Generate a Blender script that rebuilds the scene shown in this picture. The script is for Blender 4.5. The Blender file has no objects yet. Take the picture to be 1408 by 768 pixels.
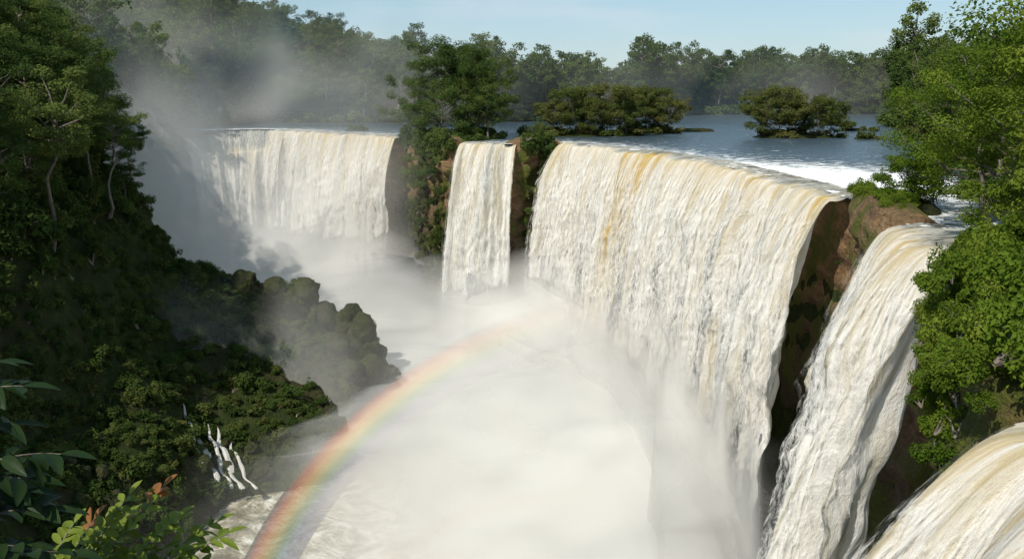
import bpy, math, random, numpy as np
from mathutils import Vector
random.seed(5)
R=np.random.default_rng(7)
S=bpy.context.scene
# ------------------------------------------------------------------ noise
def _h(ix,iy,iz,seed):
    h=(ix*374761393+iy*668265263+iz*2147483647+seed*974711)&0xffffffff
    h=((h^(h>>13))*1274126177)&0xffffffff
    h=((h^(h>>15))*1103515245+12345)&0xffffffff
    return ((h^(h>>16))&0xffffff)/float(0xffffff)
def vn(x,y,z=0.0,seed=0):
    x,y,z=np.broadcast_arrays(np.asarray(x,float),np.asarray(y,float),np.asarray(z,float))
    ix=np.floor(x).astype(np.int64);iy=np.floor(y).astype(np.int64);iz=np.floor(z).astype(np.int64)
    fx=x-ix;fy=y-iy;fz=z-iz
    fx=fx*fx*(3-2*fx);fy=fy*fy*(3-2*fy);fz=fz*fz*(3-2*fz)
    def c(a,b,d): return _h(ix+a,iy+b,iz+d,seed)
    a0=c(0,0,0)*(1-fx)+c(1,0,0)*fx; a1=c(0,1,0)*(1-fx)+c(1,1,0)*fx
    b0=c(0,0,1)*(1-fx)+c(1,0,1)*fx; b1=c(0,1,1)*(1-fx)+c(1,1,1)*fx
    return (a0*(1-fy)+a1*fy)*(1-fz)+(b0*(1-fy)+b1*fy)*fz
def fbm(x,y,z=0.0,o=4,seed=0):
    r=0;a=.5;f=1.0;t=0
    for i in range(o):
        r=r+a*vn(np.asarray(x)*f,np.asarray(y)*f,np.asarray(z)*f,seed+i*17);t+=a;a*=.5;f*=2.03
    return r/t
def ss(x,a=0.,b=1.):
    t=np.clip((np.asarray(x,float)-a)/(b-a),0,1);return t*t*(3-2*t)
# ------------------------------------------------------------------ mesh helpers
def mesh(name,V,F,mats,smooth=True,attrs=None,midx=None):
    V=np.asarray(V,float);F=np.asarray(F)
    me=bpy.data.meshes.new(name);me.vertices.add(len(V))
    me.vertices.foreach_set('co',V.astype(np.float32).ravel())
    n,k=F.shape
    me.loops.add(n*k);me.loops.foreach_set('vertex_index',F.astype(np.int32).ravel())
    me.polygons.add(n);me.polygons.foreach_set('loop_start',np.arange(0,n*k,k,dtype=np.int32))
    me.update(calc_edges=True)
    me.polygons.foreach_set('use_smooth',np.full(n,smooth))
    for m in (mats if isinstance(mats,list) else [mats]): me.materials.append(m)
    if midx is not None: me.polygons.foreach_set('material_index',np.asarray(midx,dtype=np.int32))
    for a,v in (attrs or {}).items():
        at=me.attributes.new(a,'FLOAT','POINT');at.data.foreach_set('value',np.asarray(v,np.float32).ravel())
    me.update();return me
def obj(name,me,parent=None,loc=(0,0,0),rot=(0,0,0),sc=(1,1,1)):
    o=bpy.data.objects.new(name,me);S.collection.objects.link(o)
    o.location=loc;o.rotation_euler=rot;o.scale=sc
    if parent: o.parent=parent
    return o
def empty(name): return obj(name,None)
def gridF(nr,nc):
    i=np.arange(nr-1)[:,None]*nc+np.arange(nc-1)[None,:]
    i=i.ravel();return np.stack([i,i+1,i+nc+1,i+nc],1)
# ------------------------------------------------------------------ node helpers
class N:
    def __init__(s,name):
        s.m=bpy.data.materials.new(name);s.m.use_nodes=True;s.t=s.m.node_tree;s.t.nodes.clear()
        s.out=s.t.nodes.new('ShaderNodeOutputMaterial')
    def n(s,ty,**k):
        x=s.t.nodes.new(ty)
        for a,b in k.items(): setattr(x,a,b)
        return x
    def put(s,sock,v):
        if isinstance(v,bpy.types.NodeSocket): s.t.links.new(v,sock)
        elif v is not None:
            if hasattr(sock,'default_value') and isinstance(v,(tuple,list)) and sock.type=='RGBA' and len(v)==3: v=(*v,1)
            sock.default_value=v
    def math(s,op,a,b=None,c=None,clamp=False):
        x=s.n('ShaderNodeMath',operation=op,use_clamp=clamp)
        s.put(x.inputs[0],a)
        if b is not None: s.put(x.inputs[1],b)
        if c is not None: s.put(x.inputs[2],c)
        return x.outputs[0]
    def vm(s,op,a,b=None):
        x=s.n('ShaderNodeVectorMath',operation=op);s.put(x.inputs[0],a)
        if b is not None: s.put(x.inputs[1],b)
        return x.outputs['Value'] if op in('DOT_PRODUCT','LENGTH') else x.outputs[0]
    def pos(s): return s.n('ShaderNodeNewGeometry').outputs['Position']
    def objc(s): return s.n('ShaderNodeTexCoord').outputs['Object']
    def attr(s,a): return s.n('ShaderNodeAttribute',attribute_name=a).outputs['Fac']
    def noise(s,v,scale,detail=4,rough=.55,dist=0.):
        x=s.n('ShaderNodeTexNoise');s.put(x.inputs['Vector'],v);x.inputs['Scale'].default_value=scale
        x.inputs['Detail'].default_value=detail;x.inputs['Roughness'].default_value=rough;x.inputs['Distortion'].default_value=dist
        return x.outputs['Fac']
    def mr(s,v,a,b,c=0.,d=1.,smooth=False):
        x=s.n('ShaderNodeMapRange');
        if smooth: x.interpolation_type='SMOOTHSTEP'
        s.put(x.inputs[0],v)
        for i,q in enumerate((a,b,c,d)): s.put(x.inputs[i+1],q)
        return x.outputs[0]
    def mix(s,f,a,b):
        x=s.n('ShaderNodeMix',data_type='RGBA');s.put(x.inputs[0],f);s.put(x.inputs[6],a);s.put(x.inputs[7],b);return x.outputs[2]
    def ramp(s,f,st):
        x=s.n('ShaderNodeValToRGB');s.put(x.inputs[0],f);e=x.color_ramp.elements
        while len(e)<len(st): e.new(.5)
        for i,(p,c) in enumerate(st): e[i].position=p;e[i].color=(*c,1)
        return x.outputs[0]
    def bump(s,h,strength=.5,dist=1.,nrm=None):
        x=s.n('ShaderNodeBump');s.put(x.inputs['Height'],h);x.inputs['Strength'].default_value=strength;x.inputs['Distance'].default_value=dist
        if nrm: s.put(x.inputs['Normal'],nrm)
        return x.outputs[0]
    def comb(s,x,y,z=0.):
        c=s.n('ShaderNodeCombineXYZ');s.put(c.inputs[0],x);s.put(c.inputs[1],y);s.put(c.inputs[2],z);return c.outputs[0]
    def diff(s,c,nrm=None,r=.5):
        x=s.n('ShaderNodeBsdfDiffuse');s.put(x.inputs[0],c);x.inputs[1].default_value=r
        if nrm: s.put(x.inputs['Normal'],nrm)
        return x.outputs[0]
    def trl(s,c,nrm=None):
        x=s.n('ShaderNodeBsdfTranslucent');s.put(x.inputs[0],c)
        if nrm: s.put(x.inputs['Normal'],nrm)
        return x.outputs[0]
    def pr(s,c,rough=.6,nrm=None,spec=.3):
        x=s.n('ShaderNodeBsdfPrincipled');s.put(x.inputs['Base Color'],c);s.put(x.inputs['Roughness'],rough);s.put(x.inputs['Specular IOR Level'],spec)
        if nrm: s.put(x.inputs['Normal'],nrm)
        return x.outputs[0]
    def mixs(s,f,a,b):
        x=s.n('ShaderNodeMixShader');s.put(x.inputs[0],f);s.put(x.inputs[1],a);s.put(x.inputs[2],b);return x.outputs[0]
    def surf(s,x): s.t.links.new(x,s.out.inputs['Surface']);return s.m
# ------------------------------------------------------------------ materials
def foliage_mat(name,dark,mid,light,transl=.3,tip=None):
    n=N(name);oi=n.n('ShaderNodeObjectInfo').outputs['Random']
    p=n.pos();a=n.noise(p,.25,1);b=n.noise(p,2.5,0)
    f=n.math('ADD',n.math('MULTIPLY',a,.5),n.math('ADD',n.math('MULTIPLY',b,.35),n.math('MULTIPLY',oi,.45)))
    c=n.ramp(f,[(.3,dark),(.62,mid),(.95,light)])
    sh=n.mixs(transl,n.diff(c,None,0.),n.trl(c))
    return n.surf(sh)
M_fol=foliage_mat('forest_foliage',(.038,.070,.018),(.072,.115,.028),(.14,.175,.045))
M_folb=foliage_mat('bright_foliage',(.05,.095,.012),(.105,.165,.018),(.20,.25,.035),.38)  # brighter yellow-green leaves for right bank, cliff and spur
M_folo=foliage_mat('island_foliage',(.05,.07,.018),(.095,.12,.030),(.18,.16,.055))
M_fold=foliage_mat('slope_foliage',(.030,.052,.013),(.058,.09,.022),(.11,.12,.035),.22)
def bark():
    n=N('bark');p=n.objc();v=n.vm('MULTIPLY',p,(3,3,.6));f=n.noise(v,1.5,4)
    return n.surf(n.pr(n.ramp(f,[(.3,(.06,.05,.04)),(.7,(.22,.19,.15))]),.85,n.bump(f,.6,.1)))
M_bark=bark()
def rock():
    n=N('cliff_rock');p=n.pos();sep=n.n('ShaderNodeSeparateXYZ');n.put(sep.inputs[0],p);z=sep.outputs[2]
    vs=n.vm('MULTIPLY',p,(.25,.25,1.0));st=n.noise(vs,.5,6,.65);big=n.noise(p,.13,4);fine=n.noise(p,1.6,6,.7)
    c=n.ramp(st,[(.28,(.08,.05,.03)),(.43,(.29,.17,.08)),(.58,(.47,.30,.15)),(.8,(.55,.40,.24))])
    c=n.mix(n.mr(fine,.35,.6,.6,0.),c,(.06,.045,.03))
    wet=n.mr(z,-38,-14,.85,0.);c=n.mix(wet,c,(.05,.046,.034))
    moss=n.math('MULTIPLY',n.mr(big,.45,.56),n.mr(fine,.3,.55,.5,1.))
    c=n.mix(moss,c,n.mix(fine,(.06,.09,.01),(.17,.19,.02)))
    return n.surf(n.pr(c,.75,n.bump(n.math('ADD',n.math('MULTIPLY',st,1.5),n.math('MULTIPLY',fine,1.6)),1.,1.5)))
M_rock=rock()
def boulder_m():
    n=N('mossy_boulder');p=n.pos();f=n.noise(p,.9,6,.65);g=n.noise(p,.25,3)
    c=n.ramp(f,[(.3,(.018,.017,.011)),(.6,(.055,.048,.030)),(.85,(.11,.095,.06))])
    c=n.mix(n.mr(g,.35,.55,.1,.9),c,n.mix(f,(.025,.035,.010),(.065,.075,.022)))
    return n.surf(n.pr(c,.9,n.bump(f,1.,1.4),.15))
M_bould=boulder_m()
def ground_m():
    n=N('forest_ground');p=n.pos();f=n.noise(p,.45,7,.7);g=n.noise(p,.06,4)
    c=n.ramp(f,[(.3,(.018,.028,.009)),(.55,(.036,.050,.014)),(.8,(.075,.08,.028))])
    c=n.mix(n.mr(g,.48,.65,0,.55),c,(.06,.048,.026))
    return n.surf(n.pr(c,.95,n.bump(f,1.,2.2),.1))
M_ground=ground_m()
def river_m():
    n=N('river_water');p=n.pos();fo=n.attr('foam')
    v=n.vm('MULTIPLY',p,(1.,.45,1.));w1=n.noise(v,.45,5,.6,.4);w2=n.noise(v,2.2,3,.6)
    streak=n.noise(n.vm('MULTIPLY',p,(.45,1.3,1.)),.6,7,.72,.9)
    m=n.math('SUBTRACT',n.math('ADD',streak,n.math('MULTIPLY',fo,.32)),.67)
    m=n.math('MULTIPLY',m,10.,clamp=True)
    c=n.mix(n.noise(p,.05,3),(.03,.055,.08),(.055,.09,.115))
    c=n.mix(n.math('MULTIPLY',fo,.45),c,(.14,.14,.10))
    b=n.bump(n.math('ADD',w1,n.math('MULTIPLY',w2,.4)),.8,.9)
    wat=n.pr(c,.22,b,.45);foam=n.diff((.80,.81,.80),n.bump(w2,.8,.5))
    return n.surf(n.mixs(m,wat,foam))
M_river=river_m()
def pool_m():
    n=N('plunge_pool_water');p=n.pos();w=n.noise(p,.11,6,.72,2.6);w2=n.noise(p,.7,5,.65,.6)
    sep=n.n('ShaderNodeSeparateXYZ');n.put(sep.inputs[0],p)
    f=n.math('ADD',n.math('ADD',n.math('MULTIPLY',w,.75),n.math('MULTIPLY',w2,.3)),n.mr(sep.outputs[0],-75,-25,-.14,0.))
    c=n.ramp(f,[(.36,(.10,.09,.055)),(.47,(.28,.25,.17)),(.56,(.58,.55,.46)),(.72,(.86,.86,.83))])
    return n.surf(n.pr(c,.6,n.bump(w2,.8,1.)))
M_pool=pool_m()
def fall_m(name,spray):
    n=N(name);s=n.attr('s');d=n.attr('d');ed=n.attr('edge');oc=n.attr('ochre')
    v1=n.comb(n.math('MULTIPLY',s,.9),n.math('MULTIPLY',d,.035),0);st=n.noise(v1,1.,4,.62,.25)
    v2=n.comb(n.math('MULTIPLY',s,3.6),n.math('MULTIPLY',d,.42),3.);fi=n.noise(v2,1.,5,.76,.4)
    if spray:
        a=n.math('ADD',n.math('MULTIPLY',fi,.85),n.math('MULTIPLY',st,.35))
        a=n.math('MULTIPLY',n.math('SUBTRACT',a,.58),5.,clamp=True)
        a=n.math('MULTIPLY',a,ed);a=n.math('MULTIPLY',a,n.mr(d,0.,4.))
        c=(.94,.93,.89)
        h=fi
    else:
        v3=n.comb(n.math('MULTIPLY',s,.22),n.math('MULTIPLY',d,.02),7.);bg=n.noise(v3,1.,3,.6)
        a=n.math('MULTIPLY',n.math('SUBTRACT',n.math('ADD',n.math('MULTIPLY',ed,1.3),n.math('ADD',n.math('MULTIPLY',st,.6),n.math('MULTIPLY',fi,.7))),.92),6.,clamp=True)
        c=n.mix(n.mr(st,.36,.54),(.66,.62,.50),(.94,.93,.89))  # shade in the grooves between strands painted as grey cream
        c=n.mix(n.mr(fi,.34,.5,.28,0.),c,(.58,.54,.41))
        of=n.math('MULTIPLY',oc,n.mr(n.math('ADD',n.math('MULTIPLY',st,.6),n.math('MULTIPLY',fi,.4)),.66,.40),clamp=True)
        c=n.mix(of,c,(.62,.42,.10))
        top=n.math('MULTIPLY',n.mr(d,.2,-2.),n.mr(n.math('ADD',fi,n.math('MULTIPLY',bg,.5)),.9,.62))
        c=n.mix(top,c,(.10,.12,.11))
        h=n.math('ADD',n.math('MULTIPLY',st,.9),n.math('MULTIPLY',fi,.95))
    b=n.bump(h,.55,.9)
    sh=n.mixs(.33,n.diff(c,b,0.),n.trl(c,b))
    tr=n.n('ShaderNodeBsdfTransparent').outputs[0]
    return n.surf(n.mixs(a,tr,sh))
M_fall=fall_m('falling_water',False);M_spray=fall_m('falling_spray',True)
# ------------------------------------------------------------------ layout
RIM=[(34,-60,1),(30,0,1),(27,18,0),(26,36,0),(26.5,50,0),(29,58,1),(33,69,1),(38,80,1),(43,89,1),(46,94,0),(46.8,108,0),(46.5,122,0),(48.5,129,1),(52,140,1),(52,148,1),(50.2,154,0),(48.8,183,0),(43.8,230,0),(32.6,268,0),(15.5,305,0),(11,309,1),(5,305,1),(.8,300,0),(-7,302,0),(-15.5,306,0),(-20,309,1),(-25,320,1),(-32,337,1),(-41,352,0),(-60,368,0),(-80,388,0),(-100,407,0),(-116,404,0),(-128,392,0),(-145,380,1),(-175,372,1)]
def catmull(pts,ds):
    P=np.array(pts,float);P=np.vstack([2*P[0]-P[1],P,2*P[-1]-P[-2]]);out=[]
    for i in range(1,len(P)-2):
        L=np.linalg.norm(P[i+1][:2]-P[i][:2]);n=max(2,int(L/ds*2))
        t=np.linspace(0,1,n,endpoint=False)[:,None]
        c=.5*((2*P[i])+(-P[i-1]+P[i+1])*t+(2*P[i-1]-5*P[i]+4*P[i+1]-P[i+2])*t*t+(-P[i-1]+3*P[i]-3*P[i+1]+P[i+2])*t**3)
        c[:,2:]=P[i,2:]*(1-t)+P[i+1,2:]*t
        out.append(c)
    out.append(P[-2:-1]);C=np.vstack(out)
    l=np.r_[0,np.cumsum(np.linalg.norm(np.diff(C[:,:2],axis=0),axis=1))]
    m=int(l[-1]/ds)+1;q=np.linspace(0,l[-1],m)
    return np.stack([np.interp(q,l,C[:,k]) for k in range(C.shape[1])],1),q
rimC,rimS=catmull(RIM,3.)
POLY=np.vstack([rimC[:,:2],[(-175,372),(-175,-60)]])
def inside(x,y):
    r=np.zeros(x.shape,bool);n=len(POLY)
    for i in range(n):
        x1,y1=POLY[i];x2,y2=POLY[(i+1)%n]
        if y1==y2: continue
        c=((y1>y)!=(y2>y))&(x<(x2-x1)*(y-y1)/(y2-y1)+x1);r^=c
    return r
def segdist(x,y,A,B):
    d=np.full(x.shape,1e9)
    for a,b in zip(A,B):
        ab=b-a;t=np.clip(((x-a[0])*ab[0]+(y-a[1])*ab[1])/(ab@ab),0,1)
        d=np.minimum(d,(x-a[0]-t*ab[0])**2+(y-a[1]-t*ab[1])**2)
    return np.sqrt(d)
def rimdist(x,y): return segdist(x,y,rimC[:-1,:2],rimC[1:,:2])
ELL=[(-18,335,15,22),(-22,317,6,8),(8,316,5,7),(26,354,22,7),(50,374,15,6),(72,388,9,2.2),(136,395,7,2),(97,342,17,7),(56.5,141,4.5,10),(118,330,4,1.5),(-62,395,5,2.5)]
def landm(x,y):
    nz=(fbm(x*.06,y*.06,0,4,3)-.5)
    m=np.full(x.shape,-9.)
    for cx,cy,rx,ry in ELL: m=np.maximum(m,1-((x-cx)/rx)**2-((y-cy)/ry)**2+nz*.8)
    yb=np.interp(x,[-400,-200,0,60,120,300],[470,480,495,550,630,650])
    m=np.maximum(m,(y-yb)/12+nz*1.5)
    xr=np.interp(y,[60,85,100,150,190,336,500,670],[30,46,56,72,92,134,190,260])
    m=np.maximum(m,(x-xr)/4+nz)
    m=np.maximum(m,np.where(x<0,(-x-134)/8+nz*2,-9))
    return m
def plateau(x,y):
    m=landm(x,y)
    z=-1.3+2.4*ss(m,-.25,.6)
    z=z+31*ss((y-470)/170)*ss((-x+10)/190)*ss(m,0,2)+ss((-x-100)/100)*12*ss(m,0,2)
    return z+(fbm(x*.15,y*.15,0,3,9)-.5)*1.2*ss(m,0,1)
def leftz(x,y):
    xf=np.interp(y,[-50,0,100,140,185,230,262,300,400],[-30,-40,-54,-64,-58,-57,-78,-104,-130])
    e=xf-x+(fbm(x*.05,y*.05,0,4,21)-.5)*14
    z=np.interp(e,[-6,0,8,18,27,33,40],[-68,-62,-50,-38,-22,-8,1])
    z=z+(fbm(x*.12,y*.12,0,4,23)-.5)*6*ss(e,-2,6)*(1-ss(e,36,46))+12*ss((-x-100)/100)
    xx=x+(fbm(x*.07,y*.07,0,3,31)-.5)*6
    p=np.interp(xx,[-100,-87,-80,-62,-45,-36,-31,-26],[-2,-8,-25,-31,-36,-41,-53,-68])
    dy=y-232;fall=np.where(dy<0,(np.abs(dy)/44)**1.2*22,(np.abs(dy)/16)**1.5*22)
    p=p-fall+(fbm(x*.14,y*.14,0,4,33)-.5)*9
    return np.maximum(z,p)
def H(x,y):
    x=np.asarray(x,float);y=np.asarray(y,float)
    ins=inside(x,y);d=rimdist(x,y);sd=np.where(ins,-d,d)
    pl=plateau(x,y)
    far=(x<-150)
    t=np.where(far&(y>0),1.,ss(sd,2.5,5.))
    zin=np.maximum(leftz(x,y),-67)
    zin=np.where(x>10,-67,zin)
    z=np.where(ins,zin,pl*t+(1-t)*zin)
    kn=np.interp(y,[-60,-20,0,1,3,10,25],[8,15.2,15.2,15,5,-30,-67])-np.maximum(0,np.abs(x)-14)*.6
    return np.maximum(z,np.where(y<26,kn,-99))
def axis(a,b,fine,lo,hi):
    c=list(np.arange(a,b+.01,fine));s=fine
    v=b
    while v<hi: s*=1.15;v+=s;c.append(v)
    s=fine;v=a
    while v>lo: s*=1.15;v-=s;c.insert(0,v)
    return np.array(c)
gx=axis(-180,150,2.,-2500,2500);gy=axis(0,430,2.,-400,4000)
X,Y=np.meshgrid(gx,gy);Z=H(X,Y)
V=np.stack([X.ravel(),Y.ravel(),Z.ravel()],1)
obj('ground',mesh('ground',V,gridF(len(gy),len(gx)),M_ground))
# river
rx=axis(-180,180,2.5,-2500,2500);ry=axis(-5,480,2.5,-300,4000)
X,Y=np.meshgrid(rx,ry);ins=inside(X,Y);d=rimdist(X,Y);sd=np.where(ins,-d,d)
foam=np.clip(np.exp(-np.maximum(sd,0)/13)*1.0+.7*np.exp(-((X-68)/18)**2-((Y-185)/38)**2)+.12,0,1.1)
V=np.stack([X.ravel(),Y.ravel(),(vn(X*.2,Y*.2)*.12-.06).ravel()],1);F=gridF(len(ry),len(rx))
ok=(sd.ravel()[F].min(1)>1.2)&(~((V[F][:,:,0].mean(1)<-132)&(V[F][:,:,1].mean(1)<470)))&(V[F][:,:,1].mean(1)>-5)
obj('river',mesh('river',V,F[ok],M_river,attrs={'foam':foam.ravel()}))
# pool
px=np.arange(-130,60,2.5);py=np.arange(5,420,2.5);X,Y=np.meshgrid(px,py)
Zp=-62+(fbm(X*.12,Y*.12,0,4,5)-.5)*2.2
obj('plunge_pool',mesh('plunge_pool',np.stack([X.ravel(),Y.ravel(),Zp.ravel()],1),gridF(len(py),len(px)),M_pool))
# ------------------------------------------------------------------ cliff
C,q=catmull(RIM,.7)
T=np.gradient(C[:,:2],axis=0);T/=np.linalg.norm(T,axis=1)[:,None]
k=np.ones(9)/9
T=np.stack([np.convolve(np.pad(T[:,i],4,'edge'),k,'valid') for i in (0,1)],1);T/=np.linalg.norm(T,axis=1)[:,None]
Nn=np.stack([-T[:,1],T[:,0]],1);flag=ss(C[:,2])
rows=[(-9,-.9),(-6,-.3),(-4,0),(-2.2,0),(-1,-.1)]+[(0,-zz) for zz in np.r_[.3,np.arange(1,66,.7)]]
VV=[]
for off,z in rows:
    dep=-z
    qx=C[:,0];qy=C[:,1]
    n1=fbm(qx*.12,qy*.12,z*.07,4,41)-.5;n2=fbm(qx*.45,qy*.45,z*.5,4,43)-.5
    ledge=vn(z*.35+vn(qx*.03,qy*.03)*4,qx*.02,0,45)-.5
    crag=np.abs(vn(qx*.35,qy*.35,z*.16,49)-.5)
    amp=np.clip(dep/6,0,1)
    o=off+amp*(n1*5+n2*3.+ledge*2.6-crag*3.5)*(.45+.55*flag)+flag*(1.6*np.clip(dep/2,0,1)+n2*1.8)-(1-flag)*3.5
    if dep>5: o=o-1.5*np.clip((dep-5)/15,0,1)*flag
    zt=z-(1-flag)*.6+flag*((1.1+fbm(qx*.3,qy*.3,0,3,47)*1.6)*(1 if off>=-4 else .2)*np.clip(1-dep/4,0,1)) if dep<5 else z
    VV.append(np.stack([qx+Nn[:,0]*o,qy+Nn[:,1]*o,np.broadcast_to(zt,qx.shape)],1))
VV=np.array(VV)
obj('cliff',mesh('cliff',VV.reshape(-1,3),gridF(len(rows),len(C)),M_rock))
# ------------------------------------------------------------------ waterfalls
def waterfall(pts,throw,ochre=[],seed=0,bottom=63,ds=.3,plume=1.):
    P=[(*p,0.) if len(p)==2 else p for p in pts]
    C,q=catmull(P,ds);L=q[-1]
    T=np.gradient(C[:,:2],axis=0);w=int(3/ds);kk=np.ones(2*w+1)/(2*w+1)
    T=np.stack([np.convolve(np.pad(T[:,i],w,'edge'),kk,'valid') for i in (0,1)],1);T/=np.linalg.norm(T,axis=1)[:,None]
    Nn=np.stack([-T[:,1],T[:,0]],1)
    dd=np.r_[np.array([-8,-6.5,-5.2,-4,-3,-2.2,-1.5,-.9,-.4,0]),np.geomspace(.12,3,10),np.arange(3.4,bottom,.45)]
    par=empty('waterfall')
    ed0=np.minimum(q,L-q)
    lip=(fbm(q*.11,seed,0,2,151)-.5)*7+(fbm(q*.5,seed,0,2,153)-.45)*3.6
    for layer in (0,1):
        VV=[];SA=[];DA=[];EA=[];OA=[]
        n1=fbm(q*.1,seed,0,2,51+seed)-.5
        for d in dd:
            dep=max(d,0.)
            g=min(dep/12,1.);g2=min(dep/20,1.)
            nb=(fbm(q*.28+seed*9,dep*.012,0,3,53)-.5)
            nm=(fbm(q*.8,dep*.035+nb*1.2,seed,3,57)-.5);nf=(fbm(q*2.2,dep*.14,seed,2,59)-.5)
            pl=np.abs(fbm(q*.40,dep*.085-nb*2.5,seed+4,4,61)-.5)
            o=throw*math.sqrt(dep/60)*(1+n1*.5)+lip*ss(d,-8,0)+g*(nb*7.0+nm*2.6+nf*.6)+g2*(1-pl*4)*1.8*plume+min(dep,1.)*nm*.7
            if layer: o=o+g*(.9+1.1*vn(q*.7,dep*.10,seed,63))+.1
            if d<0: o=o+d
            lipz=.05+(fbm(q*.35,seed,0,3,65)-.5)*1.3-.4*ss(d,-3,0)
            z=np.where(d<0,lipz*(1+d/8)+.12,lipz+.1-dep)
            if d<0: z=z+(vn(q*.9,d*.8,seed,67)-.5)*.4
            VV.append(np.stack([C[:,0]+Nn[:,0]*o,C[:,1]+Nn[:,1]*o,C[:,2]*min(1,(8+min(d,0))/8)+z],1))
            SA.append(q+seed*37);DA.append(np.full(len(q),d));EA.append(np.clip((ed0)/2.6,0,1) if d>0 else np.clip(ed0/1.0+.4,0,1)*ss(d,-8.2,-5))
            oc=np.zeros(len(q))
            for f,wd,stg,ln in ochre: oc=np.maximum(oc,stg*np.exp(-((q-f*L)/wd)**2)*math.exp(-dep/ln))
            oc=np.maximum(oc,(.45+.7*(nb+.2))*math.exp(-dep/9.)) if d>-1 else np.maximum(oc*.5,.25)
            OA.append(oc)
        VV=np.array(VV)
        m=mesh('water_sheet' if layer==0 else 'spray_sheet',VV.reshape(-1,3),gridF(len(dd),len(q)),M_spray if layer else M_fall,
               attrs={'s':np.array(SA),'d':np.array(DA),'edge':np.array(EA),'ochre':np.array(OA)})
        obj('spray_sheet' if layer else 'water_sheet',m,par)
waterfall([(27.5,14),(26,34),(26.3,49)],16,[(.9,3,.3,20)],seed=1,plume=.6,ds=.2)
waterfall([(45.5,92),(46.9,101),(47,112),(46.3,123)],12,[(.8,1.5,.5,20)],seed=2,ds=.22)
waterfall([(51,152.5),(50,160),(48.8,183),(43.8,230),(32.6,268),(15,306.5)],9.5,[(.66,6.5,1.5,26),(.71,2,1.4,60),(.22,3.5,1.5,30),(.17,1.5,1.,14),(.80,3,.6,18),(.42,2,.5,12),(.03,2,.9,16)],seed=3)
waterfall([(1.3,300),(-7,302),(-16,306.5)],13,[(.3,2,.4,14)],seed=4,plume=.7)
waterfall([(-39.5,350),(-50,358),(-62,369),(-80,388),(-98,406,-.5)],6,[(.5,7,1.,12),(.3,5,.8,12)],seed=5,ds=.4)
waterfall([(-92,401,-3),(-103,403,-8),(-116,400,-9),(-127,390,-9)],7,[],seed=6,ds=.4)
# ------------------------------------------------------------------ vegetation prototypes
def tube(pts,rad,k=7):
    P=np.array(pts,float);n=len(P);T=np.gradient(P,axis=0);T/=np.linalg.norm(T,axis=1)[:,None]+1e-9
    up=np.array([.3,.2,1.]) if abs(T[0,2])<.8 else np.array([1.,.1,0]);B=np.cross(T,up);B/=np.linalg.norm(B,axis=1)[:,None]+1e-9;Cc=np.cross(T,B)
    a=np.linspace(0,2*np.pi,k,endpoint=False)
    V=P[:,None,:]+np.asarray(rad)[:,None,None]*(np.cos(a)[None,:,None]*B[:,None,:]+np.sin(a)[None,:,None]*Cc[:,None,:])
    F=[]
    for i in range(n-1):
        for j in range(k): F.append((i*k+j,i*k+(j+1)%k,(i+1)*k+(j+1)%k,(i+1)*k+j))
    return V.reshape(-1,3),np.array(F)
def leafquads(c,nrm,size,rg):
    n=len(c);nrm=nrm/(np.linalg.norm(nrm,axis=1)[:,None]+1e-9)
    r=rg.normal(size=(n,3));t=np.cross(nrm,r);t/=np.linalg.norm(t,axis=1)[:,None]+1e-9;b=np.cross(nrm,t)
    s=(size*rg.uniform(.6,1.3,n))[:,None]
    V=np.stack([c-t*s*.55,c+b*s*.32+nrm*s*.08,c+t*s*.55-nrm*s*.1,c-b*s*.32+nrm*s*.08],1).reshape(-1,3)
    return V,np.arange(4*n).reshape(n,4)
def clump_leaves(cen,rad,flat,N_,size,rg):
    dv=rg.normal(size=(N_,3));dv/=np.linalg.norm(dv,axis=1)[:,None]
    r=rg.uniform(.25,1.,N_)**.5
    wob=.75+.5*vn(dv[:,0]*2.2+cen[0],dv[:,1]*2.2+cen[1],dv[:,2]*2.2+cen[2],3)
    p=dv*(r*wob*rad)[:,None];p[:,2]*=flat
    nr=dv*.7+np.array([0,0,.7])+rg.normal(size=(N_,3))*.45
    return leafquads(p+cen,nr,size,rg)
def join(parts):
    V=[];F=[];MI=[];o=0
    for v,f,m in parts: V.append(v);F.append(f+o);MI.append(np.full(len(f),m));o+=len(v)
    return np.vstack(V),np.vstack(F),np.concatenate(MI)
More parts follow.
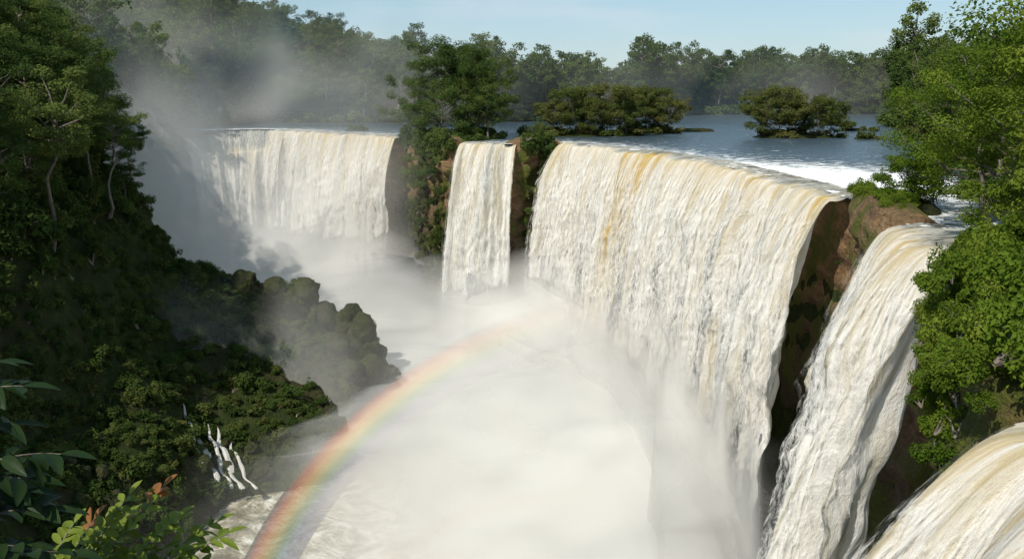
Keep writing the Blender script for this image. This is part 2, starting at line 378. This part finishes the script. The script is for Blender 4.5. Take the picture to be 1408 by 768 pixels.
def make_tree(name,Ht,Rr,lo,nl,nsub,per,leaf,flat,seed,mat,lean=0.,umb=False):
    rg=np.random.default_rng(seed);parts=[]
    npt=9;hh=np.linspace(0,.84*Ht,npt);w=np.cumsum(rg.normal(0,.02*Ht,(npt,2)),0);w[0]=0
    w[:,0]+=lean*(hh/Ht)**1.5*Ht
    TP=np.column_stack([w,hh]);r0=Ht*.015
    v,f=tube(TP,np.linspace(r0,r0*.3,npt)*np.r_[1.5,1.1,np.ones(npt-2)],9);parts.append((v,f,0))
    for i in range(nl):
        u=(i+rg.uniform(0,1))/nl;h0=(lo+(.84-lo)*u);base=np.array([np.interp(h0*Ht,hh,TP[:,k]) for k in range(3)])
        az=i*2.4+rg.uniform(-.5,.5)
        prof=(.55+.6*math.sin(math.pi*min(1,.25+.75*u)) ) if not umb else (.5+.6*u)
        L=Rr*prof*rg.uniform(.5,1.3)
        rise=L*(rg.uniform(.15,.5)+.35*u)
        if u>.85: L*=.5;rise=Ht*.16*rg.uniform(.5,1.2)
        end=base+np.array([math.cos(az)*L,math.sin(az)*L,rise])
        mid=(base+end)/2+np.array([0,0,-.05*L])+rg.normal(0,.05*L,3)
        pts=np.array([base,base*.55+mid*.45,mid,(mid+end)/2+np.array([0,0,.03*L]),end])
        v,f=tube(pts,[r0*.42,r0*.32,r0*.25,r0*.17,r0*.08],5);parts.append((v,f,0))
        for j in range(nsub):
            tt=rg.uniform(.4,1.) if j else 1.
            a=np.array([np.interp(tt*4,np.arange(5),pts[:,k]) for k in range(3)])
            az2=az+rg.uniform(-1.3,1.3);l2=Rr*rg.uniform(.12,.34)*(1 if j else .4)
            b=a+np.array([math.cos(az2)*l2,math.sin(az2)*l2,l2*rg.uniform(.1,.8)])
            v,f=tube(np.array([a,(a+b)/2+rg.normal(0,.04*l2,3),b]),[r0*.14,r0*.1,r0*.05],4);parts.append((v,f,0))
            rad=Rr*rg.uniform(.13,.30)
            v,f=clump_leaves(b,rad,flat*rg.uniform(.8,1.3),int(per*rg.uniform(.6,1.4)*(rad/(Rr*.22))**2),leaf,rg);parts.append((v,f,1))
    V,F,MI=join(parts);return mesh(name,V,F,[M_bark,mat],smooth=False,midx=MI)
near=[make_tree('t_a',28,9,.42,22,4,170,.42,.55,1,M_fol,umb=True),make_tree('t_b',30,8.5,.2,30,4,150,.42,.65,2,M_fol),
      make_tree('t_c',24,9,.16,30,4,150,.42,.65,3,M_fol,.08),make_tree('t_e',36,8,.6,18,4,170,.42,.5,14,M_fol,umb=True)]
bright_trees=[make_tree('s_a',26,9,.2,28,5,170,.32,.5,4,M_folb,.05),make_tree('s_b',22,8,.15,28,5,170,.32,.5,5,M_folb,umb=True)]
isl=[make_tree('i_a',14,8,.08,26,4,120,.5,.65,6,M_folo),make_tree('i_b',17,8,.1,28,4,120,.5,.65,7,M_folo)]
far=[make_tree('f%d'%i,[24,30,20,26,32,17][i],[8,9,8.5,8,9,9][i],[.12,.35,.1,.15,.45,.08][i],18,4,52,.85,.65,20+i,M_fol,umb=bool(i in(1,4))) for i in range(6)]
def make_bush(name,rad,n,leaf,seed,mat,flat=.75):
    rg=np.random.default_rng(seed);parts=[]
    for i in range(9):
        a=rg.uniform(0,6.28);r=rg.uniform(0,.85)*rad;c=np.array([math.cos(a)*r,math.sin(a)*r,rg.uniform(.05,.8)*rad*flat])
        v,f=tube(np.array([[0,0,-.4*rad],c*.5,c]),[.05*rad,.035*rad,.015*rad],4);parts.append((v,f,0))
        v,f=clump_leaves(c,rad*rg.uniform(.25,.5),flat,n//9,leaf,rg);parts.append((v,f,1))
    V,F,MI=join(parts);return mesh(name,V,F,[M_bark,mat],smooth=False,midx=MI)
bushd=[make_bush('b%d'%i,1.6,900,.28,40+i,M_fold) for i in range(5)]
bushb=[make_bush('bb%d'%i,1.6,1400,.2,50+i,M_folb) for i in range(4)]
bushf=[make_bush('bf%d'%i,1.6,700,.34,60+i,M_fol) for i in range(3)]
busho=[make_bush('bo%d'%i,1.6,700,.32,70+i,M_folo) for i in range(2)]
def make_boulder(name,seed):
    import bmesh
    bm=bmesh.new();bmesh.ops.create_icosphere(bm,subdivisions=4,radius=1.)
    P=np.array([v.co[:] for v in bm.verts])
    n=fbm(P[:,0]*1.1+seed*5,P[:,1]*1.1,P[:,2]*1.1,4,seed)
    n2=np.abs(vn(P[:,0]*2.5+seed,P[:,1]*2.5,P[:,2]*2.5,seed+5)-.5)
    r=.3+1.4*n-.45*n2
    for v,s in zip(bm.verts,r): v.co*=s
    me=bpy.data.meshes.new(name);bm.to_mesh(me);bm.free();me.materials.append(M_bould)
    me.polygons.foreach_set('use_smooth',np.ones(len(me.polygons),bool));return me
bould=[make_boulder('r%d'%i,80+i) for i in range(4)]
def rz(): return R.uniform(0,6.28)
# ---- forest mass
forest=empty('forest')
gxx,gyy=np.meshgrid(np.arange(-460,440,8.5),np.arange(140,800,8.5))
tx=(gxx+R.uniform(-4,4,gxx.shape)).ravel();ty=(gyy+R.uniform(-4,4,gyy.shape)).ravel()
hz=H(tx,ty);lm=landm(tx,ty);ins=inside(tx,ty)
yb=np.interp(tx,[-400,-200,0,60,120,300],[470,480,495,550,630,650])
xr=np.interp(ty,[60,85,100,150,190,336,500,670],[30,46,56,72,92,134,190,260])
cnt=0
for x,y,z,m,i_,b_,r_ in zip(tx,ty,hz,lm,ins,yb,xr):
    if abs(x)/y>.62: continue
    land=(z>-14 and x<-60) if i_ else (m>.35 and z>.2)
    if not land: continue
    if not i_:
        if b_>y and x<r_ and x>-134: continue
        if x>r_+60 and y<b_: continue
        if x>-20 and y>b_+65: continue
        if x>0 and y<150: continue
    if i_ and x>-84: continue
    if y>680 and x<-20: continue
    # an opening around the tall emergent tree on the rim
    if -104<x<-84 and 165<y<203 and R.random()<.65: continue
    d=math.hypot(x,y);pro=near if d<310 else far
    s=R.uniform(.7,1.15)*(1.0 if R.random()<.93 else 1.3)
    if y>b_ and x>-20: s*=1.12
    if i_ and z<-3: s*=.6
    if x>0 and y<360: s*=.75
    obj('forest_tree',pro[R.integers(len(pro))],forest,(x,y,z-.5),(R.normal(0,.04),R.normal(0,.04),rz()),(s,s,s*R.uniform(.85,1.15)));cnt+=1
print('forest',cnt)
# ---- undergrowth on banks
bank=empty('bank_undergrowth')
gxx,gyy=np.meshgrid(np.arange(-300,400,4.8),np.arange(100,720,4.8))
tx=(gxx+R.uniform(-2,2,gxx.shape)).ravel();ty=(gyy+R.uniform(-2,2,gyy.shape)).ravel();lm=landm(tx,ty);ins=inside(tx,ty);hz=H(tx,ty)
for x,y,m,i_,z in zip(tx,ty,lm,ins,hz):
    if i_ or abs(x)/y>.6 or m<.12 or m>2. or z<-.6: continue
    if x<68 and y<160: continue
    if abs(x-72)<12 and abs(y-388)<5: continue
    s=R.uniform(1.2,3.2)*(1.6 if y>420 else .85)
    p=(busho if (x>8 and y>300 and y<400) else bushf)
    obj('bush',p[R.integers(len(p))],bank,(x,y,z-.3),(0,0,rz()),(s,s,s*R.uniform(.7,1.1)))
# ---- gorge slope vegetation
slope=empty('slope_undergrowth');rocks=empty('mossy_boulders')
gxx,gyy=np.meshgrid(np.arange(-115,-22,2.),np.arange(125,250,2.))
tx=(gxx+R.uniform(-1.,1.,gxx.shape)).ravel();ty=(gyy+R.uniform(-1.,1.,gyy.shape)).ravel();hz=H(tx,ty)
for x,y,z in zip(tx,ty,hz):
    if z<-61 or abs(x)/y>.58 or (x<-112) or (x+(y-230)*.2<-104): continue
    rk=vn(x*.09,y*.09,0,91)
    pr=.02+.45*ss(-z,32,54)*ss(rk,.3,.6)+.25*ss(x,-50,-36)
    if R.random()<pr*.5:
        s=R.uniform(.8,2.4)
        obj('boulder',bould[R.integers(4)],rocks,(x,y,z+s*.1),(rz(),rz(),rz()),(s,s*R.uniform(.6,1.1),s*R.uniform(.6,1.)))
    if R.random()>pr*.35+.06:
        s=R.uniform(.75,1.6)*(1.4 if z>-12 else 1)*(.8 if x>-50 else 1)
        if R.random()<.10: s*=1.7
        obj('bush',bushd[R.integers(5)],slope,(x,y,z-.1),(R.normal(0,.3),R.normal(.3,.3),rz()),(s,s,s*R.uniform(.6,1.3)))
for x,y,s in [(-64,231,3.),(-57,232,3.2),(-50,232,3.4),(-44,231,3.8),(-39,230,3.6),(-36,227,3.),(-34,221,3.),(-41,222,3),(-37,217,2.6)]:
    z=float(H(np.array([x]),np.array([y]))[0]);obj('boulder',bould[R.integers(4)],rocks,(x,y,z+s*.3),(rz(),rz(),rz()),(s*1.2,s*1.1,s*1.2))
# ---- hanging vegetation on cliffs
cl=empty('cliff_vegetation')
C,q=catmull(RIM,1.)
T=np.gradient(C[:,:2],axis=0);T/=np.linalg.norm(T,axis=1)[:,None]
for (x,y,fl),t in zip(C,T):
    nx,ny=-t[1],t[0]
    def put(off,z,s,p): obj('bush',p[R.integers(len(p))],cl,(x+nx*off,y+ny*off,z),(R.normal(0,.5),R.normal(0,.5),rz()),(s,s,s*R.uniform(.8,1.6)))
    if 53<y<93 and fl>.3:
        dens=.45+.5*ss(vn(y*.25,1.,0,5)*.6+ss(y,58,70)*.6,.3,.8)
        for z in np.arange(2,-12,-1.1):
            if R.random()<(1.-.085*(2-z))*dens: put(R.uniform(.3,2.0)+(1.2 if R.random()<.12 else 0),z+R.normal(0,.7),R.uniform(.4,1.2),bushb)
        for o_ in (-1,-3,-5): put(o_,R.uniform(1,2.8),R.uniform(.8,2.2),bushb)
    if 127<y<151 and fl>.4:
        for _ in range(2): put(R.uniform(-4,-.5),R.uniform(1.0,1.8),R.uniform(.4,1.1),bushb)
        if R.random()<.3: put(R.uniform(.8,2.),R.uniform(-12,-1),R.uniform(.3,.7),bushd)
    if x<12 and fl>.5 and y<345 and y>285:
        for z in np.arange(1,-60,-2.6):
            p_=.9 if z>-3 else (.06 if z>-24 else .2)
            if R.random()<p_: put(R.uniform(.2,2.),z+R.normal(0,1),R.uniform(.8,1.7),bushf if z>-12 else bushd)
# ---- individual trees
def tree(pro,x,y,s,nm='rainforest_tree',rot=None,z=None,tilt=(0,0)):
    zz=float(H(np.array([x]),np.array([y]))[0]) if z is None else z
    obj(nm,pro,None,(x,y,max(zz,-20)-.4),(tilt[0],tilt[1],rz() if rot is None else rot),(s,s,s))
for x,y,i,s in [(-86,188,3,1.08),(-101,192,1,1.0),(-96,218,1,.95),(-106,205,3,.95),(-107,225,3,1.1)]: tree(near[i],x,y,s)
for x,y,i,s in [(-26,341,0,1.15),(-23,327,2,1.1),(-22,319,1,.8),(-13,335,2,1.0),(-33,353,2,.95),(-8,330,2,.8),(-7,340,1,.95),(-18,348,0,1.15),(-28,331,2,.8),(-16,340,1,1.0),(9,317,2,.22),(6,314,2,.18)]: tree(near[i],x,y,s)
for x,y,i,s in [(14,352,0,.75),(21,354,1,.95),(27,351,0,.85),(34,355,1,1.),(41,354,0,.85),(50,374,1,.95),(57,374,0,.9),(45,373,1,.9),(86,341,0,.95),(92,343,1,.95),(98,341,0,.9),(104,341,0,.9),(110,343,1,.6)]: tree(isl[i],x,y,s,'river_island_tree')
for x,y,i,s,nm in [(57,118,0,.95,'riverside_tree'),(53,104,1,.9,'riverside_tree'),(64,108,0,1.25,'riverside_tree'),(60,96,0,1.3,'riverside_tree'),(54,86,1,1.25,'riverside_tree'),(47,78,1,.85,'riverside_tree'),(52,72,0,1.15,'riverside_tree'),(70,125,1,1.1,'riverside_tree'),(43,66,1,.8,'riverside_tree'),(76,140,0,.95,'riverside_tree'),(36,69,1,.28,'cliff_tree'),(40,80,0,.3,'cliff_tree'),(31.5,61,1,.22,'cliff_tree')]: tree(bright_trees[i],x,y,s,nm)
spurp=make_tree('spur',8,5.2,.12,22,4,150,.26,.5,77,M_folb,.1,umb=True)
for x,y,s in [(57,143,1.),(55,136,.95),(60,138,1.1),(56,148,.6)]: tree(spurp,x,y,s,'spur_tree')
# ---- cascades on the slope foot
def rill(path,w,off=.9):
    P,q=catmull([(*p,0.) for p in path],.3);P=P[:,:2]
    T=np.gradient(P,axis=0);T/=np.linalg.norm(T,axis=1)[:,None];B=np.stack([-T[:,1],T[:,0]],1)
    zz=np.maximum(H(P[:,0],P[:,1]),-61)+off;zz=np.minimum.accumulate(zz);kk=np.ones(7)/7;zz=np.convolve(np.pad(zz,3,'edge'),kk,'valid')
    rows=[]
    wob=(vn(q*.6,7.)-.5)*1.2
    for kx in np.linspace(-1,1,9):
        ww=w*(.35+q/q[-1])*(.4+1.*vn(q*.9,3.))
        xy=P+B*(kx*ww+wob)[:,None]
        rows.append(np.column_stack([xy,zz+.3*(1-kx*kx)+.25*vn(q*2,kx*3)]))
    A=np.array(rows);n=len(q)
    ed=np.repeat((1-np.abs(np.linspace(-1,1,9)))[:,None],n,1)*.9*np.clip(np.minimum(q,q[-1]-q)/2.,0,1)[None,:]
    obj('cascade',mesh('cascade',A.reshape(-1,3),gridF(9,n),M_fall,attrs={'s':np.repeat(np.linspace(0,2*w,9)[:,None],n,1)*2,'d':np.repeat(q[None,:]*2+3,9,0),'edge':ed,'ochre':np.zeros((9,n))}))
for dx,w in [(0,1.),(2.5,.7),(4.5,1.),(-2.5,.6),(7,.6)]:
    rill([(-64+dx,191),(-62+dx*.9,187),(-60+dx,183),(-56.5+dx*1.1,178)],w,1.5)
# ------------------------------------------------------------------ foreground plants
def leafmat(name,a,b):
    n=N(name);p=n.pos();f=n.noise(p,14.,3);c=n.mix(f,a,b)
    return n.surf(n.mixs(.3,n.pr(c,.5,n.bump(n.noise(p,60,2),.2,.01),.18),n.trl(c)))
M_l1=leafmat('shrub_leaf',(.08,.13,.012),(.20,.24,.03));M_l2=leafmat('dark_leaf',(.010,.026,.007),(.026,.052,.013));M_l3=leafmat('young_red_leaf',(.20,.07,.02),(.28,.14,.04))
def blade(b,dr,nr,L,W,droop=.35):
    dr=dr/np.linalg.norm(dr);side=np.cross(dr,nr);side/=np.linalg.norm(side)+1e-9;nr=np.cross(side,dr)
    V=[]
    for t in np.linspace(0,1,8):
        w=W*math.sin(math.pi*min(1,t*.96+.02))**.8*(1-.25*t)
        c=b+dr*L*t-np.array([0,0,1])*droop*L*t*t
        for k in (-1,-.5,0,.5,1): V.append(c+side*w*k*.5+nr*abs(k)*w*.16)
    return np.array(V),gridF(8,5)
def plant(name,stems,L,W,mat,seed,gap,tipmat=None):
    rg=np.random.default_rng(seed);parts=[]
    for si,st in enumerate(stems):
        st=np.array(st,float);t=np.linspace(0,1,28)
        a,b,c=st[0],st[1],st[2];P=((1-t)**2)[:,None]*a+(2*t*(1-t))[:,None]*b+(t**2)[:,None]*c
        v,f=tube(P,np.linspace(.008,.002,28),6);parts.append((v,f,0))
        ln=np.linalg.norm(np.diff(P,axis=0),axis=1).sum();n=int(ln*.75/gap)
        red=tipmat and si in (3,5)
        for i in range(n):
            u=.25+.75*i/max(1,n-1);j=min(26,int(u*27));p=P[j];T=P[j+1]-P[j];T/=np.linalg.norm(T)
            s=1 if i%2 else -1;side=np.cross(T,[0,0,1.]);side/=np.linalg.norm(side)+1e-9
            d=T*.7+side*s*1.+np.array([0,0,rg.uniform(-.15,.35)])+rg.normal(0,.22,3)
            m=2 if (red and u>.95) else 1
            v,f=blade(p,d,np.array([0,-.25,1.])+rg.normal(0,.4,3),L*rg.uniform(.7,1.25)*(1-.25*u),W*rg.uniform(.8,1.15),rg.uniform(.1,.5));parts.append((v,f,m))
        v,f=blade(P[-1],P[-1]-P[-4],np.array([0,-.2,1.]),L*.8,W*.8,.2);parts.append((v,f,2 if red else 1))
    V,F,MI=join(parts);return obj(name,mesh(name,V,F,[M_bark,mat]+([tipmat] if tipmat else []),midx=MI))
b0=(-1.72,3.0,14.75)
tips=[(-1.04,3.35,15.40),(-1.12,3.5,15.38),(-1.20,3.3,15.49),(-1.30,3.45,15.54),(-1.40,3.38,15.54),(-1.50,3.3,15.48),(-1.62,3.4,15.42),(-1.55,3.5,15.36),(-1.35,3.25,15.36),(-1.25,3.4,15.42),(-1.45,3.45,15.42),(-1.18,3.3,15.36),(-1.3,3.3,15.28),(-1.5,3.35,15.30),(-1.36,3.3,15.46),(-1.58,3.3,15.32),(-1.4,3.3,15.30),(-1.1,3.3,15.30),(-1.28,3.35,15.34)]
plant('foreground_shrub',[(b0,((b0[0]+t[0])/2-.05,3.2,15.25),t) for t in tips],.095,.038,M_l1,3,.015,M_l3)
b1=(-2.1,2.7,15.1)
tips=[(-1.50,2.9,16.10),(-1.60,2.95,16.16),(-1.38,2.85,15.90),(-1.46,2.8,15.84),(-1.42,2.85,15.72),(-1.36,2.8,15.60),(-1.5,2.8,15.62),(-1.55,2.9,15.98),(-1.55,2.8,15.52),(-1.6,2.85,15.75),(-1.42,2.8,15.48),(-1.5,2.85,15.78),(-1.45,2.8,15.40),(-1.58,2.8,15.4)]
plant('foreground_broadleaf_plant',[(b1,(-1.85,2.75,t[2]+.08),t) for t in tips],.13,.055,M_l2,9,.026)
# ------------------------------------------------------------------ rainbow (glowing ribbon, its light painted as colour bands)
ax=np.array([.136,.798,-.588]);ax/=np.linalg.norm(ax);cen=np.array([0,0,17.])+ax*120
rad=120*math.tan(math.acos(.913))
d1=np.array([-.2505,.8634,-.4382]);d3=np.array([-.0104,.9717,-.2357])
e1=d1-ax*(d1@ax);e1/=np.linalg.norm(e1);e2=np.cross(ax,e1)
if (d3@e2)<0: e2=-e2
th3=math.atan2(d3@e2,d3@e1)
th=np.linspace(-.45,th3+.3,120);rr=np.linspace(-1,1,25)
V=[];ra=[];fa=[]
for a in th:
    for r in rr:
        V.append(cen+(rad-2.5+r*3.3)*(math.cos(a)*e1+math.sin(a)*e2));ra.append(r*.5+.5)
        fa.append(float(ss(a,-.45,-.1)*(1-ss(a,th3-.5,th3+.28))))
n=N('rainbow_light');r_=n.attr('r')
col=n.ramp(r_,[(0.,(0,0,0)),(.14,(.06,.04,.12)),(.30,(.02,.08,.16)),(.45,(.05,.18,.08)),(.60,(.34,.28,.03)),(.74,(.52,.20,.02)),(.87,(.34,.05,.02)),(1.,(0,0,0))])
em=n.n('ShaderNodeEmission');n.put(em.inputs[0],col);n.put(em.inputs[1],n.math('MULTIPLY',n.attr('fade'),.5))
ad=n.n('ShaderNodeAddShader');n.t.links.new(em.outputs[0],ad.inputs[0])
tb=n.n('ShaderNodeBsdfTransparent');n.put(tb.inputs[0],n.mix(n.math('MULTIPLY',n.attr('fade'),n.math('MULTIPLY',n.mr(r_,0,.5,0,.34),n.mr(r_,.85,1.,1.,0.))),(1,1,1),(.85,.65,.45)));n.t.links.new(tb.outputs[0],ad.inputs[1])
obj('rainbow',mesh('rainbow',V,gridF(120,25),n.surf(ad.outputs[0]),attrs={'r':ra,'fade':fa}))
# ------------------------------------------------------------------ mist: billowing veils of spray filling the gorge
n=N('spray_mist')
sh=n.mixs(.45,n.diff((.93,.915,.875),None,0.),n.trl((.93,.915,.875)))
M_mist=n.surf(n.mixs(n.attr('a'),n.n('ShaderNodeBsdfTransparent').outputs[0],sh))
mist=empty('mist')
mx=np.arange(-150,58,2.);my=np.arange(20,415,2.);X,Y=np.meshgrid(mx,my)
HH=H(X,Y)
def lined(pts):
    P=np.array(pts,float);return segdist(X,Y,P[:-1],P[1:])
dm=np.minimum(lined([(51,152),(48.8,183),(43.8,230),(32.6,268),(15,306)]),lined([(45,95),(46.5,122)])+4)
dc=lined([(0,300),(-16,306)]);df=lined([(-40,350),(-62,369),(-100,406),(-127,390)])
insX=inside(X,Y);drim=np.where(insX,rimdist(X,Y),0)
for kk_ in range(4):
    rise=np.exp(-dm/28)*(2+4.5*kk_)+np.exp(-dc/26)*(2+3.5*kk_)+np.exp(-df/42)*(3+4.5*kk_)
    rise=np.minimum(rise,4+6*kk_)
    wx=(fbm(X*.03,Y*.03,kk_,2,75)-.5)*1.2
    b=fbm(X*.03+wx,Y*.024+wx,kk_*3.1,2,71)
    Z=-60.5+3.2*kk_+rise+(b-.5)*(5+3.5*kk_)
    al_=[.85,.62,.5,.38][kk_]
    A=al_*ss(Z-HH,0,9)*ss(drim,5+kk_,24+2*kk_)
    side=.03+.97*ss(X+Y*.18+(fbm(X*.03,Y*.03,0,3,77)-.5)*30,-28,28)
    A=A*side*ss(Y,25,90)
    far_=ss(Y,235,290);A=A*(1-far_)+far_*al_*ss(Z-HH,0,14)*ss(drim,3,17)
    A=A*(.4+.8*ss(fbm(X*.035-wx,Y*.025+wx,kk_*1.7+5,3,79),.2,.75))
    A=np.clip(A,0,.95)
    FF=gridF(len(my),len(mx));ok=(A.ravel()[FF].max(1)>.004)
    obj('mist_veil',mesh('mist_veil',np.stack([X.ravel(),Y.ravel(),Z.ravel()],1),FF[ok],M_mist,attrs={'a':A.ravel()}),mist)
# tall drifting plumes, spray in front of the falls, painted haze sheets beyond
def plume(pts,z0,z1,al,seed,lo=.2,wob=(18,24),ends=.35,sc=.03,bot=.12,oc=4,am=.7):
    P,q=catmull([(*p,0.) for p in pts],1.5);zz=np.linspace(z0,z1,44);L=q[-1]
    Q=q[None,:]+0*zz[:,None];ZZ=zz[:,None]+0*q[None,:]
    Xp=P[:,0][None,:]+(fbm(Q*sc,ZZ*sc,0,2,seed)-.5)*wob[0];Yp=P[:,1][None,:]+(fbm(Q*sc,ZZ*sc,5,2,seed)-.5)*wob[1]
    tt=(ZZ-z0)/(z1-z0);t=tt+(fbm(Q*.06,ZZ*.03,2,oc,seed+1)-.5)*am;u=(q/L)[None,:]
    A=al*ss(tt,0,bot)*(1-ss(t,lo,.95))*ss(u,0,ends)*(1-ss(u,1-ends,1.))*(.6+.8*fbm(Q*.05,ZZ*.025,9,oc,seed))*(1-ss(tt,.75,1))
    A=np.clip(A,0,.95)
    obj('mist_haze_sheet',mesh('mist_haze_sheet',np.stack([Xp.ravel(),Yp.ravel(),ZZ.ravel()],1),gridF(len(zz),len(q)),M_mist,attrs={'a':A.ravel()}),mist)
plume([(-165,275),(-120,316),(-65,335),(-25,325)],-62,44,.50,3,.2,oc=2,am=.4)
plume([(-150,240),(-114,270),(-70,290),(-20,280)],-62,40,.42,7,.2,oc=2,am=.4)
plume([(-185,325),(-135,350),(-80,368)],-60,66,.42,11,.2,oc=2,am=.4)
plume([(-300,425),(-160,432),(-40,440),(40,450)],-2,80,.26,17,.15,oc=1,am=.3)  # sheet added to paint distance haze over the far-left forest
plume([(-20,455),(100,470),(230,480),(330,470)],-1,55,.14,18,.1,ends=.25,oc=1,am=.3)  # faint sheet added as painted haze over the far bank
plume([(-95,205),(-45,208),(10,215)],-66,-14,.26,13,oc=3)
plume([(31,110),(34,150),(33,183),(28,224),(17,258),(0,288)],-64,-20,.95,19,.25,(4,4),.12,bot=.45,oc=3,am=.5)
plume([(18,105),(22,150),(20,185),(14,215),(3,240),(-14,268)],-62,-32,.6,23,.25,(8,8),.2,bot=.5,oc=3,am=.5)
plume([(14,290),(-5,283),(-24,290)],-64,-32,.85,29,.25,(3,3),.25,bot=.4,oc=3,am=.4)
plume([(-26,332),(-58,350),(-82,368),(-112,388)],-64,-20,.75,31,.2,(4,4),.12,bot=.35,oc=3,am=.5)
# ------------------------------------------------------------------ light, sky
sunv=Vector((-.42,-.56,.74)).normalized()
el=math.asin(sunv.z);az=math.atan2(sunv.x,sunv.y)
W=bpy.data.worlds.new("World");S.world=W;W.use_nodes=True;nt=W.node_tree
sky=nt.nodes.new('ShaderNodeTexSky');sky.sky_type='NISHITA';sky.sun_disc=False;sky.sun_elevation=el;sky.sun_rotation=az;sky.air_density=1.;sky.dust_density=.2;sky.ozone_density=2.5
tc=nt.nodes.new('ShaderNodeTexCoord');mp=nt.nodes.new('ShaderNodeVectorMath');mp.operation='MULTIPLY';mp.inputs[1].default_value=(1.2,1.2,7.);nt.links.new(tc.outputs['Generated'],mp.inputs[0])
cn=nt.nodes.new('ShaderNodeTexNoise');cn.inputs['Scale'].default_value=2.6;cn.inputs['Detail'].default_value=6;cn.inputs['Roughness'].default_value=.6;nt.links.new(mp.outputs[0],cn.inputs['Vector'])
cr=nt.nodes.new('ShaderNodeMapRange');cr.inputs[1].default_value=.52;cr.inputs[2].default_value=.8;cr.inputs[3].default_value=0;cr.inputs[4].default_value=.55;nt.links.new(cn.outputs['Fac'],cr.inputs[0])
m1=nt.nodes.new('ShaderNodeMix');m1.data_type='RGBA';m1.inputs[0].default_value=.62;nt.links.new(sky.outputs[0],m1.inputs[6]);m1.inputs[7].default_value=(3.1,4.7,5.9,1)
m2=nt.nodes.new('ShaderNodeMix');m2.data_type='RGBA';nt.links.new(cr.outputs[0],m2.inputs[0]);nt.links.new(m1.outputs[2],m2.inputs[6]);m2.inputs[7].default_value=(6.2,6.6,6.9,1)
bg=nt.nodes['Background'];bg.inputs[1].default_value=.12;nt.links.new(m2.outputs[2],bg.inputs[0])
L=bpy.data.lights.new('sun','SUN');L.energy=5.;L.angle=math.radians(.5);L.color=(1,.94,.84)
so=obj('sun',L);so.rotation_euler=(-sunv).to_track_quat('-Z','Y').to_euler()
cam=bpy.data.cameras.new('camera');co=obj('camera',cam);co.location=(0,0,17);p_=math.atan(264/1352)
co.rotation_euler=(math.pi/2-p_,0,0);cam.sensor_width=36;cam.lens=36*1352/1408;cam.clip_end=8000;cam.clip_start=.05
S.camera=co
S.view_settings.view_transform='Standard';S.view_settings.look='None';S.view_settings.exposure=0
